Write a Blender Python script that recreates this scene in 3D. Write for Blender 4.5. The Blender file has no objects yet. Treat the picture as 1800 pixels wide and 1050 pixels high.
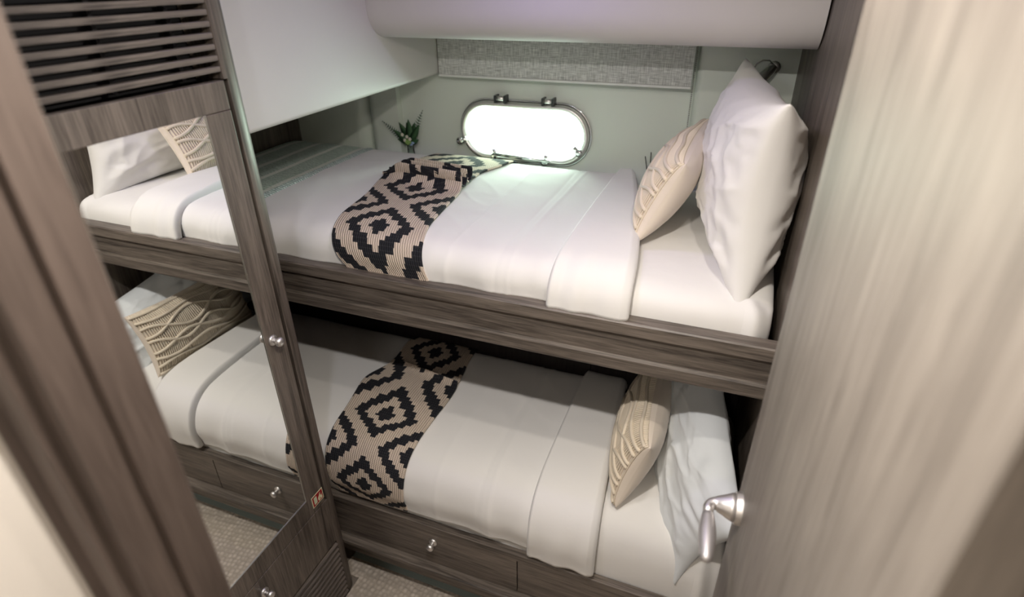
import bpy, bmesh, math, random
import numpy as np
from mathutils import Vector, Matrix

sc = bpy.context.scene
COL = sc.collection
PI = math.pi

# ------------------------------------------------------------------ camera
YAW, PITCH, ROLL = .3733, .5128, -.0117
CAM = Vector((0, 0, 1.70))
f_ = Vector((-math.sin(YAW)*math.cos(PITCH), math.cos(YAW)*math.cos(PITCH), -math.sin(PITCH)))
r_ = Vector((math.cos(YAW), math.sin(YAW), 0))
u_ = r_.cross(f_)
r2 = r_*math.cos(ROLL) + u_*math.sin(ROLL)
u2 = -r_*math.sin(ROLL) + u_*math.cos(ROLL)
cd = bpy.data.cameras.new('camera'); cam = bpy.data.objects.new('camera', cd); COL.objects.link(cam)
M4 = Matrix((( r2.x, u2.x, -f_.x, CAM.x), (r2.y, u2.y, -f_.y, CAM.y), (r2.z, u2.z, -f_.z, CAM.z), (0, 0, 0, 1)))
cam.matrix_world = M4
cd.sensor_width = 36; cd.lens = 36*1023.6/1800; cd.clip_start = .02
cd.dof.use_dof = True; cd.dof.focus_distance = 1.55; cd.dof.aperture_fstop = 2.0
sc.camera = cam

# ------------------------------------------------------------------ world, lights, exposure
w = bpy.data.worlds.new('sky'); sc.world = w; w.use_nodes = True
bg = w.node_tree.nodes['Background']; bg.inputs[0].default_value = (.80, 1.0, .84, 1); bg.inputs[1].default_value = 22.0

def lamp(name, kind, loc, energy, color, size=.06, rot=(0, 0, 0), spot=None, blend=.5, spread=180):
    d = bpy.data.lights.new(name, kind); d.energy = energy; d.color = color
    if kind == 'AREA': d.shape = 'DISK'; d.size = size; d.spread = math.radians(spread)
    else: d.shadow_soft_size = size
    if kind == 'SPOT': d.spot_size = spot; d.spot_blend = blend
    o = bpy.data.objects.new(name, d); o.location = loc; o.rotation_euler = rot; COL.objects.link(o)
    return o
LY1, LY2, LY3, CEIL = .42, .86, 1.28, 1.93
lamp('downlight_warm_lamp', 'AREA', (-.22, LY1, CEIL-.035), 10.0, (1.0, .92, .84), .05)
lamp('downlight_cool_lamp', 'AREA', (-.62, LY1, CEIL-.035), 2.2, (.86, .88, 1.0), .05)
lamp('downlight_violet_lamp', 'AREA', (-.50, LY3, CEIL-.035), 1.15, (.52, .42, 1.0), .05)
lamp('downlight_bed_lamp', 'AREA', (-.02, LY2, CEIL-.035), 2.6, (1.0, .90, .80), .05)
lamp('corridor_lamp', 'AREA', (-.1, -.55, CEIL-.035), 6.0, (1.0, .90, .82), .12)
po = lamp('porthole_daylight_portal', 'AREA', (-.743, 2.14, 1.185), 1, (1, 1, 1), .3, (-PI/2, 0, 0))
po.data.shape = 'RECTANGLE'; po.data.size = .54; po.data.size_y = .26; po.data.cycles.is_portal = True

sc.view_settings.view_transform = 'Standard'; sc.view_settings.look = 'None'
sc.view_settings.gamma = 1; sc.view_settings.use_curve_mapping = False
sc.view_settings.exposure = 0.08
sc.cycles.max_bounces = 10; sc.cycles.caustics_reflective = False; sc.cycles.caustics_refractive = False; sc.cycles.diffuse_bounces = 4; sc.cycles.transparent_max_bounces = 12

# ------------------------------------------------------------------ noise
def hash2(ix, iy, s):
    h = (ix*374761393 + iy*668265263 + s*1442695041) & 0xffffffff
    h = ((h ^ (h >> 13))*1274126177) & 0xffffffff
    return ((h ^ (h >> 16)) & 0xffff)/65535.0
def vnoise(x, y, s=0):
    x = np.asarray(x, float); y = np.asarray(y, float)
    ix = np.floor(x).astype(np.int64); iy = np.floor(y).astype(np.int64)
    fx = x-ix; fy = y-iy; fx = fx*fx*(3-2*fx); fy = fy*fy*(3-2*fy)
    a = hash2(ix, iy, s); b = hash2(ix+1, iy, s); c = hash2(ix, iy+1, s); d = hash2(ix+1, iy+1, s)
    return (a*(1-fx)+b*fx)*(1-fy) + (c*(1-fx)+d*fx)*fy - .5
def fbm(x, y, s=0, o=4):
    r = 0; a = 1
    for i in range(o):
        r = r + a*vnoise(x*2**i, y*2**i, s+i*17); a *= .5
    return r
def sstep(x, a, b):
    t = np.clip((x-a)/(b-a), 0, 1); return t*t*(3-2*t)

# ------------------------------------------------------------------ materials
def nmat(name):
    m = bpy.data.materials.new(name); m.use_nodes = True
    nt = m.node_tree; return m, nt, nt.nodes['Principled BSDF']
def N(nt, t, **kw):
    n = nt.nodes.new(t)
    for k, v in kw.items():
        if k.startswith('i_'):
            n.inputs[k[2:].replace('_', ' ')].default_value = v
        else: setattr(n, k, v)
    return n
def plain(name, col, rough=.5, metal=0, bump=0, bscale=200, **kw):
    m, nt, b = nmat(name); b.inputs['Base Color'].default_value = (*col, 1)
    b.inputs['Roughness'].default_value = rough; b.inputs['Metallic'].default_value = metal
    for k, v in kw.items(): b.inputs[k.replace('_', ' ')].default_value = v
    if bump:
        tc = N(nt, 'ShaderNodeTexCoord'); n = N(nt, 'ShaderNodeTexNoise', i_Scale=bscale, i_Detail=3.0)
        bm = N(nt, 'ShaderNodeBump', i_Strength=bump, i_Distance=.001)
        nt.links.new(tc.outputs['Object'], n.inputs['Vector']); nt.links.new(n.outputs['Fac'], bm.inputs['Height'])
        nt.links.new(bm.outputs[0], b.inputs['Normal'])
    return m
def wood(name, axis, dark, light, rough=.42, seed=0.0, hi=None):
    m, nt, b = nmat(name)
    tc = N(nt, 'ShaderNodeTexCoord'); L = nt.links.new
    def mp(a, c, off=0):
        s = {'X': (a, c, c), 'Y': (c, a, c), 'Z': (c, c, a)}[axis]
        n = N(nt, 'ShaderNodeMapping'); n.inputs['Scale'].default_value = s
        n.inputs['Location'].default_value = (seed+off, seed*1.7, seed*.6)
        L(tc.outputs['Object'], n.inputs['Vector']); return n
    m1 = mp(3.2, 64); n1 = N(nt, 'ShaderNodeTexNoise', i_Scale=1.0, i_Detail=6.0, i_Roughness=.66, i_Distortion=1.1)
    L(m1.outputs[0], n1.inputs['Vector'])
    m2 = mp(12, 330, 3); n2 = N(nt, 'ShaderNodeTexNoise', i_Scale=1.0, i_Detail=4.0, i_Roughness=.6)
    L(m2.outputs[0], n2.inputs['Vector'])
    m3 = mp(1.3, 11, 7); n3 = N(nt, 'ShaderNodeTexNoise', i_Scale=1.0, i_Detail=3.0, i_Distortion=1.2)
    L(m3.outputs[0], n3.inputs['Vector'])
    a = N(nt, 'ShaderNodeMath', operation='MULTIPLY'); a.inputs[1].default_value = .42; L(n1.outputs['Fac'], a.inputs[0])
    c = N(nt, 'ShaderNodeMath', operation='MULTIPLY_ADD'); c.inputs[1].default_value = .28; L(n2.outputs['Fac'], c.inputs[0]); L(a.outputs[0], c.inputs[2])
    d = N(nt, 'ShaderNodeMath', operation='MULTIPLY_ADD'); d.inputs[1].default_value = .30; L(n3.outputs['Fac'], d.inputs[0]); L(c.outputs[0], d.inputs[2])
    cr = N(nt, 'ShaderNodeValToRGB'); cr.color_ramp.elements[0].position = .39; cr.color_ramp.elements[1].position = .62
    cr.color_ramp.elements[0].color = (*dark, 1); cr.color_ramp.elements[1].color = (*light, 1)
    L(d.outputs[0], cr.inputs[0]); L(cr.outputs[0], b.inputs['Base Color'])
    b.inputs['Roughness'].default_value = rough
    bm = N(nt, 'ShaderNodeBump', i_Strength=.25, i_Distance=.0008); L(d.outputs[0], bm.inputs['Height']); L(bm.outputs[0], b.inputs['Normal'])
    return m
DK, LT = (.030, .024, .020), (.225, .190, .158)
WX = wood('oak_grain_x', 'X', DK, LT)
WY = wood('oak_grain_y', 'Y', DK, LT, seed=4)
WZ = wood('oak_grain_z', 'Z', (.042, .033, .026), (.205, .170, .140), seed=9)
WDOOR = wood('oak_door', 'Z', (.150, .128, .108), (.300, .265, .228), rough=.55, seed=15)
WJ = wood('oak_jamb', 'Z', (.058, .043, .036), (.120, .092, .078), seed=21)
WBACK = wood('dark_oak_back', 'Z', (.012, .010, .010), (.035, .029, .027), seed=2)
BLACK = plain('black_recess', (.006, .006, .007), .8)
CREAM = plain('cream_wall', (.70, .66, .60), .6, bump=.1)

def leather(name, col):
    m, nt, b = nmat(name); L = nt.links.new
    b.inputs['Base Color'].default_value = (*col, 1); b.inputs['Roughness'].default_value = .55
    tc = N(nt, 'ShaderNodeTexCoord'); v = N(nt, 'ShaderNodeTexVoronoi', i_Scale=650.0)
    n = N(nt, 'ShaderNodeTexNoise', i_Scale=25.0, i_Detail=4.0)
    L(tc.outputs['Object'], v.inputs['Vector']); L(tc.outputs['Object'], n.inputs['Vector'])
    bm = N(nt, 'ShaderNodeBump', i_Strength=.08, i_Distance=.0006); L(v.outputs['Distance'], bm.inputs['Height'])
    bm2 = N(nt, 'ShaderNodeBump', i_Strength=.12, i_Distance=.002); L(n.outputs['Fac'], bm2.inputs['Height']); L(bm.outputs[0], bm2.inputs['Normal'])
    L(bm2.outputs[0], b.inputs['Normal']); return m
LEATHER = leather('padded_vinyl', (.60, .585, .565))
LEATHERG = leather('greenlit_padded_vinyl', (.73, .79, .725))  # green cast and brightness of the light are put into this wall colour

def cloth(name, col, rough=.85, weave=0, sheen=.2):
    m, nt, b = nmat(name); L = nt.links.new
    b.inputs['Base Color'].default_value = (*col, 1); b.inputs['Roughness'].default_value = rough
    b.inputs['Sheen Weight'].default_value = sheen
    tc = N(nt, 'ShaderNodeTexCoord'); n = N(nt, 'ShaderNodeTexNoise', i_Scale=9.0, i_Detail=5.0, i_Roughness=.55, i_Distortion=.6)
    L(tc.outputs['Object'], n.inputs['Vector'])
    bm = N(nt, 'ShaderNodeBump', i_Strength=.22, i_Distance=.006); L(n.outputs['Fac'], bm.inputs['Height'])
    n2 = N(nt, 'ShaderNodeTexNoise', i_Scale=900.0); L(tc.outputs['Object'], n2.inputs['Vector'])
    bm2 = N(nt, 'ShaderNodeBump', i_Strength=.10, i_Distance=.0005); L(n2.outputs['Fac'], bm2.inputs['Height']); L(bm.outputs[0], bm2.inputs['Normal'])
    L(bm2.outputs[0], b.inputs['Normal']); return m
SHEET = cloth('white_cotton', (.83, .82, .79))
SHEET_SHADE = cloth('shade_tinted_cotton', (.76, .80, .82))  # white cotton with the lower berth's bluish shade tinted into its colour
CREAMCLOTH = cloth('cream_cotton', (.80, .71, .60))
CORD = plain('cream_cord', (.78, .69, .55), .8, bump=.5, bscale=900)

def linen():
    m, nt, b = nmat('grey_linen'); L = nt.links.new
    tc = N(nt, 'ShaderNodeTexCoord'); fs = []
    for s in ((30, 30, 420), (420, 30, 26)):
        mp = N(nt, 'ShaderNodeMapping'); mp.inputs['Scale'].default_value = s; L(tc.outputs['Object'], mp.inputs['Vector'])
        n = N(nt, 'ShaderNodeTexNoise', i_Scale=1.0, i_Detail=3.0); L(mp.outputs[0], n.inputs['Vector']); fs.append(n)
    a = N(nt, 'ShaderNodeMath', operation='ADD'); L(fs[0].outputs['Fac'], a.inputs[0]); L(fs[1].outputs['Fac'], a.inputs[1])
    cr = N(nt, 'ShaderNodeValToRGB'); cr.color_ramp.elements[0].position = .38; cr.color_ramp.elements[1].position = .64
    h = N(nt, 'ShaderNodeMath', operation='MULTIPLY'); h.inputs[1].default_value = .5; L(a.outputs[0], h.inputs[0])
    cr.color_ramp.elements[0].color = (.36, .38, .36, 1); cr.color_ramp.elements[1].color = (.86, .88, .85, 1)
    L(h.outputs[0], cr.inputs[0]); L(cr.outputs[0], b.inputs['Base Color']); b.inputs['Roughness'].default_value = .8
    return m
LINEN = linen()

def carpet():
    m, nt, b = nmat('carpet_beige'); L = nt.links.new
    tc = N(nt, 'ShaderNodeTexCoord')
    mp = N(nt, 'ShaderNodeMapping'); mp.inputs['Scale'].default_value = (62, 62, 62); mp.inputs['Rotation'].default_value = (0, 0, .12); L(tc.outputs['Object'], mp.inputs['Vector'])
    v = N(nt, 'ShaderNodeTexVoronoi', i_Scale=1.0, i_Randomness=.35); L(mp.outputs[0], v.inputs['Vector'])
    n = N(nt, 'ShaderNodeTexNoise', i_Scale=500.0); L(tc.outputs['Object'], n.inputs['Vector'])
    cr = N(nt, 'ShaderNodeValToRGB'); cr.color_ramp.elements[0].position = .1; cr.color_ramp.elements[1].position = .62
    cr.color_ramp.elements[0].color = (.78, .70, .60, 1); cr.color_ramp.elements[1].color = (.46, .40, .33, 1)
    L(v.outputs['Distance'], cr.inputs[0]); L(cr.outputs[0], b.inputs['Base Color']); b.inputs['Roughness'].default_value = .95
    bm = N(nt, 'ShaderNodeBump', i_Strength=1.0, i_Distance=.006); bm.invert = True; L(v.outputs['Distance'], bm.inputs['Height'])
    bm2 = N(nt, 'ShaderNodeBump', i_Strength=.6, i_Distance=.001); L(n.outputs['Fac'], bm2.inputs['Height']); L(bm.outputs[0], bm2.inputs['Normal']); L(bm2.outputs[0], b.inputs['Normal'])
    return m
CARPET = carpet()
BINDING = plain('teal_grey_binding', (.36, .43, .40), .9, bump=.8, bscale=300)

def throwmat():
    """stepped concentric diamonds, woven; UV: u across -1..1, v along, one diamond every 2 units"""
    m, nt, b = nmat('kilim_knit'); L = nt.links.new
    uv = N(nt, 'ShaderNodeUVMap'); sp = N(nt, 'ShaderNodeSeparateXYZ'); L(uv.outputs[0], sp.inputs[0])
    def mth(op, a, b_=None, c=None):
        n = N(nt, 'ShaderNodeMath', operation=op)
        for i, x in enumerate((a, b_, c)):
            if x is None: continue
            if isinstance(x, (int, float)): n.inputs[i].default_value = x
            else: L(x, n.inputs[i])
        return n.outputs[0]
    U, V = sp.outputs[0], sp.outputs[1]
    def quant(x, n): return mth('DIVIDE', mth('ADD', mth('FLOOR', mth('MULTIPLY', x, n)), .5), n)
    row = mth('FLOOR', mth('MULTIPLY', V, 13))
    off = mth('MULTIPLY', mth('MODULO', mth('ABSOLUTE', row), 2.0), .045)
    uq = quant(mth('ADD', U, off), 15); vq = quant(V, 13)
    def tri(x):  # distance to nearest even integer, 0..1
        return mth('ABSOLUTE', mth('SUBTRACT', x, mth('MULTIPLY', mth('ROUND', mth('MULTIPLY', x, .5)), 2.0)))
    d = mth('ADD', tri(uq), tri(vq)); d2 = mth('MINIMUM', d, mth('SUBTRACT', 2.0, d))
    core = mth('LESS_THAN', d2, .235)
    ring = mth('MULTIPLY', mth('GREATER_THAN', d2, .50), mth('LESS_THAN', d2, .80))
    blk = mth('MAXIMUM', core, ring)
    # woven stitches
    su = mth('SINE', mth('MULTIPLY', U, 2*PI*20)); sv = mth('SINE', mth('ADD', mth('MULTIPLY', V, 2*PI*18), mth('MULTIPLY', mth('FLOOR', mth('MULTIPLY', U, 40)), PI)))
    st = mth('MULTIPLY', su, sv)
    fleck = mth('GREATER_THAN', st, .80)
    mx = N(nt, 'ShaderNodeMix', data_type='RGBA'); mx.inputs['A'].default_value = (.70, .59, .48, 1); mx.inputs['B'].default_value = (.008, .009, .014, 1)
    L(blk, mx.inputs['Factor'])
    mx2 = N(nt, 'ShaderNodeMix', data_type='RGBA'); mx2.inputs['B'].default_value = (.07, .07, .07, 1); L(mx.outputs['Result'], mx2.inputs['A'])
    L(mth('MULTIPLY', fleck, blk), mx2.inputs['Factor'])
    mx3 = N(nt, 'ShaderNodeMix', data_type='RGBA', blend_type='MULTIPLY'); L(mx2.outputs['Result'], mx3.inputs['A']); mx3.inputs['B'].default_value = (.72, .70, .68, 1)
    L(mth('LESS_THAN', su, -.55), mx3.inputs['Factor'])
    L(mx3.outputs['Result'], b.inputs['Base Color']); b.inputs['Roughness'].default_value = .9
    bm = N(nt, 'ShaderNodeBump', i_Strength=.8, i_Distance=.002); L(mth('ADD', mth('MULTIPLY', su, .6), mth('MULTIPLY', sv, .4)), bm.inputs['Height']); L(bm.outputs[0], b.inputs['Normal'])
    return m
THROW = throwmat()

def waffle():
    m, nt, b = nmat('mint_waffle_stripe'); L = nt.links.new
    tc = N(nt, 'ShaderNodeTexCoord')
    wv = N(nt, 'ShaderNodeTexWave', wave_type='BANDS', bands_direction='Y', i_Scale=30.0, i_Distortion=3.0); wv.inputs['Detail'].default_value = 1
    wv.inputs['Detail Scale'].default_value = 3
    L(tc.outputs['Object'], wv.inputs['Vector'])
    st = N(nt, 'ShaderNodeTexWave', wave_type='BANDS', bands_direction='X', i_Scale=3.1); L(tc.outputs['Object'], st.inputs['Vector'])
    cr = N(nt, 'ShaderNodeValToRGB'); cr.color_ramp.elements[0].position = .86; cr.color_ramp.elements[1].position = .93
    cr.color_ramp.elements[0].color = (0, 0, 0, 1); L(st.outputs['Fac'], cr.inputs[0])
    m1 = N(nt, 'ShaderNodeMix', data_type='RGBA'); m1.inputs['A'].default_value = (.34, .44, .40, 1); m1.inputs['B'].default_value = (.80, .90, .84, 1); L(wv.outputs['Fac'], m1.inputs['Factor'])
    m2 = N(nt, 'ShaderNodeMix', data_type='RGBA'); m2.inputs['B'].default_value = (.93, .96, .92, 1); L(m1.outputs['Result'], m2.inputs['A']); L(cr.outputs[0], m2.inputs['Factor'])
    L(m2.outputs['Result'], b.inputs['Base Color']); b.inputs['Roughness'].default_value = .85
    bm = N(nt, 'ShaderNodeBump', i_Strength=1.0, i_Distance=.004); L(wv.outputs['Fac'], bm.inputs['Height']); L(bm.outputs[0], b.inputs['Normal'])
    return m
WAFFLE = waffle()
CHROME = plain('chrome', (.82, .83, .84), .12, 1)
SATIN = plain('satin_nickel', (.84, .82, .80), .42, 1)
BRUSHED = plain('brushed_steel', (.45, .45, .43), .32, 1)
MIRROR = plain('mirror_silver', (.93, .95, .94), .005, 1)
WHITEP = plain('white_plastic', (.82, .84, .82), .4)
LEAF = plain('dark_green_leaf', (.045, .115, .045), .5)
FERN = plain('fern_green', (.040, .095, .055), .55)
MOSS = plain('lime_flower', (.22, .36, .10), .7)
PETAL = plain('cream_petal', (.66, .64, .50), .6)
BLUEP = plain('pale_blue_petal', (.30, .42, .58), .6)
RED = plain('sign_red', (.33, .012, .014), .4)
SIGNC = plain('sign_cream', (.72, .72, .48), .5)
def thinglass(name, tint=(1, 1, 1)):
    m = bpy.data.materials.new(name); m.use_nodes = True; nt = m.node_tree; nt.nodes.clear()
    o = N(nt, 'ShaderNodeOutputMaterial'); t = N(nt, 'ShaderNodeBsdfTransparent'); t.inputs[0].default_value = (*tint, 1)
    g = N(nt, 'ShaderNodeBsdfGlossy'); g.inputs['Roughness'].default_value = .02
    fr = N(nt, 'ShaderNodeFresnel'); mx = N(nt, 'ShaderNodeMixShader'); L = nt.links.new
    L(fr.outputs[0], mx.inputs[0]); L(t.outputs[0], mx.inputs[1]); L(g.outputs[0], mx.inputs[2]); L(mx.outputs[0], o.inputs[0]); return m
GLASS = thinglass('clear_glass', (.96, 1, .98))
def glow(name, col, s):
    m, nt, b = nmat(name); b.inputs['Emission Color'].default_value = (*col, 1); b.inputs['Emission Strength'].default_value = s; return m
LAMPGLOW = glow('downlight_lens', (1, .93, .85), 3)

# ------------------------------------------------------------------ mesh helpers (world coordinates in, origin moved to base)
def link(name, verts, faces, mat, parent=None, smooth=False, uvs=None, **props):
    V = np.asarray(verts, float).reshape(-1, 3)
    org = np.array(parent.get('_w', (0, 0, 0))) if parent is not None else np.array([(V[:, 0].min()+V[:, 0].max())/2, (V[:, 1].min()+V[:, 1].max())/2, V[:, 2].min()])
    me = bpy.data.meshes.new(name); me.from_pydata((V-org).tolist(), [], faces)
    if uvs is not None:
        ul = me.uv_layers.new(name='UVMap'); li = np.empty(len(me.loops), np.int32); me.loops.foreach_get('vertex_index', li)
        ul.data.foreach_set('uv', np.asarray(uvs, float)[li].ravel())
    me.materials.append(mat); me.update()
    bm = bmesh.new(); bm.from_mesh(me); bmesh.ops.recalc_face_normals(bm, faces=bm.faces); bm.to_mesh(me); bm.free()
    if smooth: me.polygons.foreach_set('use_smooth', [True]*len(me.polygons))
    o = bpy.data.objects.new(name, me); COL.objects.link(o)
    if parent is None: o.location = org; o['_w'] = [0., 0., 0.] if False else list(org)
    else: o.parent = parent; o['_w'] = list(org)
    for k, v in props.items(): o[k] = v
    return o
def thing(name, label, cat, loc, group=None):
    o = bpy.data.objects.new(name, None); o.empty_display_size = .05; COL.objects.link(o); o.location = loc; o['_w'] = list(loc)
    o['label'] = label; o['category'] = cat
    if group: o['group'] = group
    return o
def box_vf(a, b):
    (x0, y0, z0), (x1, y1, z1) = a, b
    v = [(x0, y0, z0), (x1, y0, z0), (x1, y1, z0), (x0, y1, z0), (x0, y0, z1), (x1, y0, z1), (x1, y1, z1), (x0, y1, z1)]
    f = [(0, 3, 2, 1), (4, 5, 6, 7), (0, 1, 5, 4), (1, 2, 6, 5), (2, 3, 7, 6), (3, 0, 4, 7)]
    return v, f
def box(name, a, b, mat, parent=None, bev=.0015, **props):
    v, f = box_vf(a, b); o = link(name, v, f, mat, parent, **props)
    if bev:
        bm = bmesh.new(); bm.from_mesh(o.data)
        bmesh.ops.bevel(bm, geom=bm.edges[:], offset=bev, segments=2, affect='EDGES', profile=.5)
        bm.to_mesh(o.data); bm.free()
    return o
def S(name, a, b, mat, bev=0, parent=None, **p): return box(name, a, b, mat, parent, bev, kind='structure', **p) if parent is None else box(name, a, b, mat, parent, bev, **p)
def prism(name, prof, axis, a, b, mat, parent=None, smooth=False, **props):
    """closed 2D profile swept straight along axis ('X': profile is (y,z); 'Z': (x,y); 'Y': (x,z))"""
    n = len(prof); vs = []
    for t in (a, b):
        for p, q in prof: vs.append({'X': (t, p, q), 'Z': (p, q, t), 'Y': (p, t, q)}[axis])
    fs = [(i, (i+1) % n, n+(i+1) % n, n+i) for i in range(n)] + [tuple(range(n)), tuple(range(2*n-1, n-1, -1))]
    o = link(name, vs, fs, mat, parent, **props)
    if smooth:
        o.data.polygons.foreach_set('use_smooth', [len(p.vertices) == 4 for p in o.data.polygons])
        o.data.set_sharp_from_angle(angle=.7)
    return o
def grid_faces(n, m, closed_u=False, closed_v=False):
    f = []
    for i in range(n-(0 if closed_u else 1)):
        for j in range(m-(0 if closed_v else 1)):
            f.append((i*m+j, ((i+1) % n)*m+j, ((i+1) % n)*m+(j+1) % m, i*m+(j+1) % m))
    return f
def tube_vf(pts, rad, seg=8, base=0):
    pts = [Vector(p) for p in pts]; n = len(pts); rad = [rad]*n if isinstance(rad, (int, float)) else rad
    vs = []; t0 = (pts[1]-pts[0]).normalized(); nrm = t0.orthogonal().normalized()
    for i, p in enumerate(pts):
        t = (pts[min(i+1, n-1)]-pts[max(i-1, 0)]).normalized()
        nrm = (nrm - t*nrm.dot(t)).normalized(); b = t.cross(nrm)
        for k in range(seg):
            a = 2*PI*k/seg; vs.append(tuple(p + (nrm*math.cos(a)+b*math.sin(a))*rad[i]))
    fs = [(base+i*seg+k, base+i*seg+(k+1) % seg, base+(i+1)*seg+(k+1) % seg, base+(i+1)*seg+k) for i in range(n-1) for k in range(seg)]
    fs += [tuple(base+k for k in range(seg-1, -1, -1)), tuple(base+(n-1)*seg+k for k in range(seg))]
    return vs, fs
def tube(name, pts, rad, mat, parent=None, seg=10, **p):
    v, f = tube_vf(pts, rad, seg); return link(name, v, f, mat, parent, smooth=True, **p)
def joined(name, parts, mat, parent=None, smooth=False, **p):
    V = []; F = []
    for v, f in parts:
        b = len(V); V += list(v); F += [tuple(i+b for i in q) for q in f]
    return link(name, V, F, mat, parent, smooth, **p)
def lathe_vf(prof, org, axis, seg=24):
    """prof: (distance along axis, radius)"""
    ax = Vector(axis).normalized(); n = ax.orthogonal().normalized(); b = ax.cross(n); org = Vector(org)
    vs = []
    for d, r in prof:
        for k in range(seg):
            a = 2*PI*k/seg; vs.append(tuple(org + ax*d + (n*math.cos(a)+b*math.sin(a))*max(r, 1e-5)))
    m = len(prof)
    fs = [(i*seg+k, i*seg+(k+1) % seg, (i+1)*seg+(k+1) % seg, (i+1)*seg+k) for i in range(m-1) for k in range(seg)]
    fs += [tuple(range(seg-1, -1, -1)), tuple((m-1)*seg+k for k in range(seg))]
    return vs, fs
def lathe(name, prof, org, axis, mat, parent=None, seg=24, **p):
    v, f = lathe_vf(prof, org, axis, seg); o = link(name, v, f, mat, parent, smooth=True, **p)
    o.data.set_sharp_from_angle(angle=.8); return o
def sphere_vf(c, r, seg=10, rings=6, sc=(1, 1, 1)):
    vs = []
    for i in range(rings+1):
        t = PI*i/rings
        for k in range(seg):
            a = 2*PI*k/seg; s = max(math.sin(t), 1e-3)
            vs.append((c[0]+r*sc[0]*s*math.cos(a), c[1]+r*sc[1]*s*math.sin(a), c[2]+r*sc[2]*math.cos(t)))
    return vs, grid_faces(rings+1, seg, False, True)
KNOB = [(0, .0135), (.003, .0135), (.0045, .012), (.006, .0065), (.013, .006), (.015, .009), (.018, .0112), (.022, .0118), (.026, .0105), (.0285, .006), (.0293, .0005)]

FL = -.085   # floor level
# ------------------------------------------------------------------ setting: shell
S('floor', (-1.85, -1.1, FL-.05), (.75, 2.15, FL), plain('sole_floor', (.20, .17, .14), .8))
S('ceiling', (-1.85, -1.1, CEIL), (.75, 2.15, CEIL+.05), LEATHER)
S('wall_left', (-1.82, .25, FL), (-1.745, 2.11, CEIL), WZ)
# the cabin side wall to the right (stands at a slight angle) and the wider berth recess below the upper bunk
prism('wall_right', [(.164, .884), (.124, 2.11), (.20, 2.11), (.24, .884)], 'Z', FL, CEIL, WZ, kind='structure')
S('wall_corridor_left', (-.62, -1.1, FL), (-.56, .205, CEIL), CREAM)
S('wall_corridor_right', (.46, -1.1, FL), (.52, .20, CEIL), CREAM)
S('wall_corridor_end', (-.56, -1.1, FL), (.46, -1.05, CEIL), CREAM)
S('wall_corridor_front_right', (.22, .20, FL), (.52, .26, CEIL), WZ)
S('wall_behind_door', (.21, .26, FL), (.26, .884, CEIL), WZ)
S('wall_front', (-1.82, .215, FL), (-.545, .255, CEIL), WZ)

# back wall (hull side) with the stadium-shaped porthole opening
PC = (-.743, 1.181); PL = .142; PR = .0985    # centre (x,z), half length of the straight part, radius
def stadium(rr, n=28):
    pts = []
    for k in range(n+1): a = -PI/2 + PI*k/n; pts.append((PC[0]+PL+rr*math.cos(a), PC[1]+rr*math.sin(a)))
    for k in range(n+1): a = PI/2 + PI*k/n; pts.append((PC[0]-PL+rr*math.cos(a), PC[1]+rr*math.sin(a)))
    return pts
def stad_ring(name, r0, y0, r1, y1, mat, parent, flip=False, extra=None, **p):
    """closed ring: cross-section rectangle r0..r1, y0..y1, or a custom section list of (r,y)"""
    sec = extra or [(r0, y0), (r1, y0), (r1, y1), (r0, y1)]
    rings = [stadium(r) for r, _ in sec]; n = len(rings[0]); m = len(sec)
    vs = [(rings[j][i][0], sec[j][1], rings[j][i][1]) for i in range(n) for j in range(m)]
    return link(name, vs, grid_faces(n, m, True, True), mat, parent, smooth=bool(extra), **p)
def wall_with_port(name, x0, x1, z0, z1, y0, y1, mat):
    st = stadium(PR-.004); out = []
    for (px, pz) in st:
        dx, dz = px-PC[0], pz-PC[1]
        t = min([(x1-PC[0])/dx if dx > 1e-9 else ((x0-PC[0])/dx if dx < -1e-9 else 1e9), (z1-PC[1])/dz if dz > 1e-9 else ((z0-PC[1])/dz if dz < -1e-9 else 1e9)])
        out.append((PC[0]+dx*t, PC[1]+dz*t))
    for cx, cz in ((x0, z0), (x1, z0), (x1, z1), (x0, z1)):   # snap the nearest sample onto each corner
        i = min(range(len(out)), key=lambda k: (out[k][0]-cx)**2+(out[k][1]-cz)**2); out[i] = (cx, cz)
    n = len(st); vs = []
    for i in range(n): vs += [(st[i][0], y0, st[i][1]), (out[i][0], y0, out[i][1]), (out[i][0], y1, out[i][1]), (st[i][0], y1, st[i][1])]
    return link(name, vs, grid_faces(n, 4, True, True), mat, None, kind='structure')
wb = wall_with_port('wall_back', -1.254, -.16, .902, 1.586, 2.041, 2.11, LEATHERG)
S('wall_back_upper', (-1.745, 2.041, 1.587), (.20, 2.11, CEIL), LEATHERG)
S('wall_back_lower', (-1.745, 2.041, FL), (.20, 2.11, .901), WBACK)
def pad(name, x0, x1, yf, z0, z1, r, mat, left=True, right=True, **p):
    prof = []
    if left: prof += [(x0+r-r*math.sin(a), yf+r-r*math.cos(a)) for a in np.linspace(PI/2, 0, 8)]
    else: prof += [(x0, yf)]
    if right: prof += [(x1-r+r*math.sin(a), yf+r-r*math.cos(a)) for a in np.linspace(0, PI/2, 8)]
    else: prof += [(x1, yf)]
    prof += [(x1, 2.10), (x0, 2.10)]
    return prism(name, prof, 'Z', z0, z1, mat, None, True, kind='structure', **p)
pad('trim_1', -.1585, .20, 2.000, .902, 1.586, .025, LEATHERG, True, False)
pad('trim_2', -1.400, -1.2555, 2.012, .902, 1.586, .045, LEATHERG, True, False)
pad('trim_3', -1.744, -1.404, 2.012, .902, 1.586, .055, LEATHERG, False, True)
S('trim_4', (-1.743, 1.967, .999), (.120, 2.0405, 1.016), WX)                     # narrow shelf between mattress and hull

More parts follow.
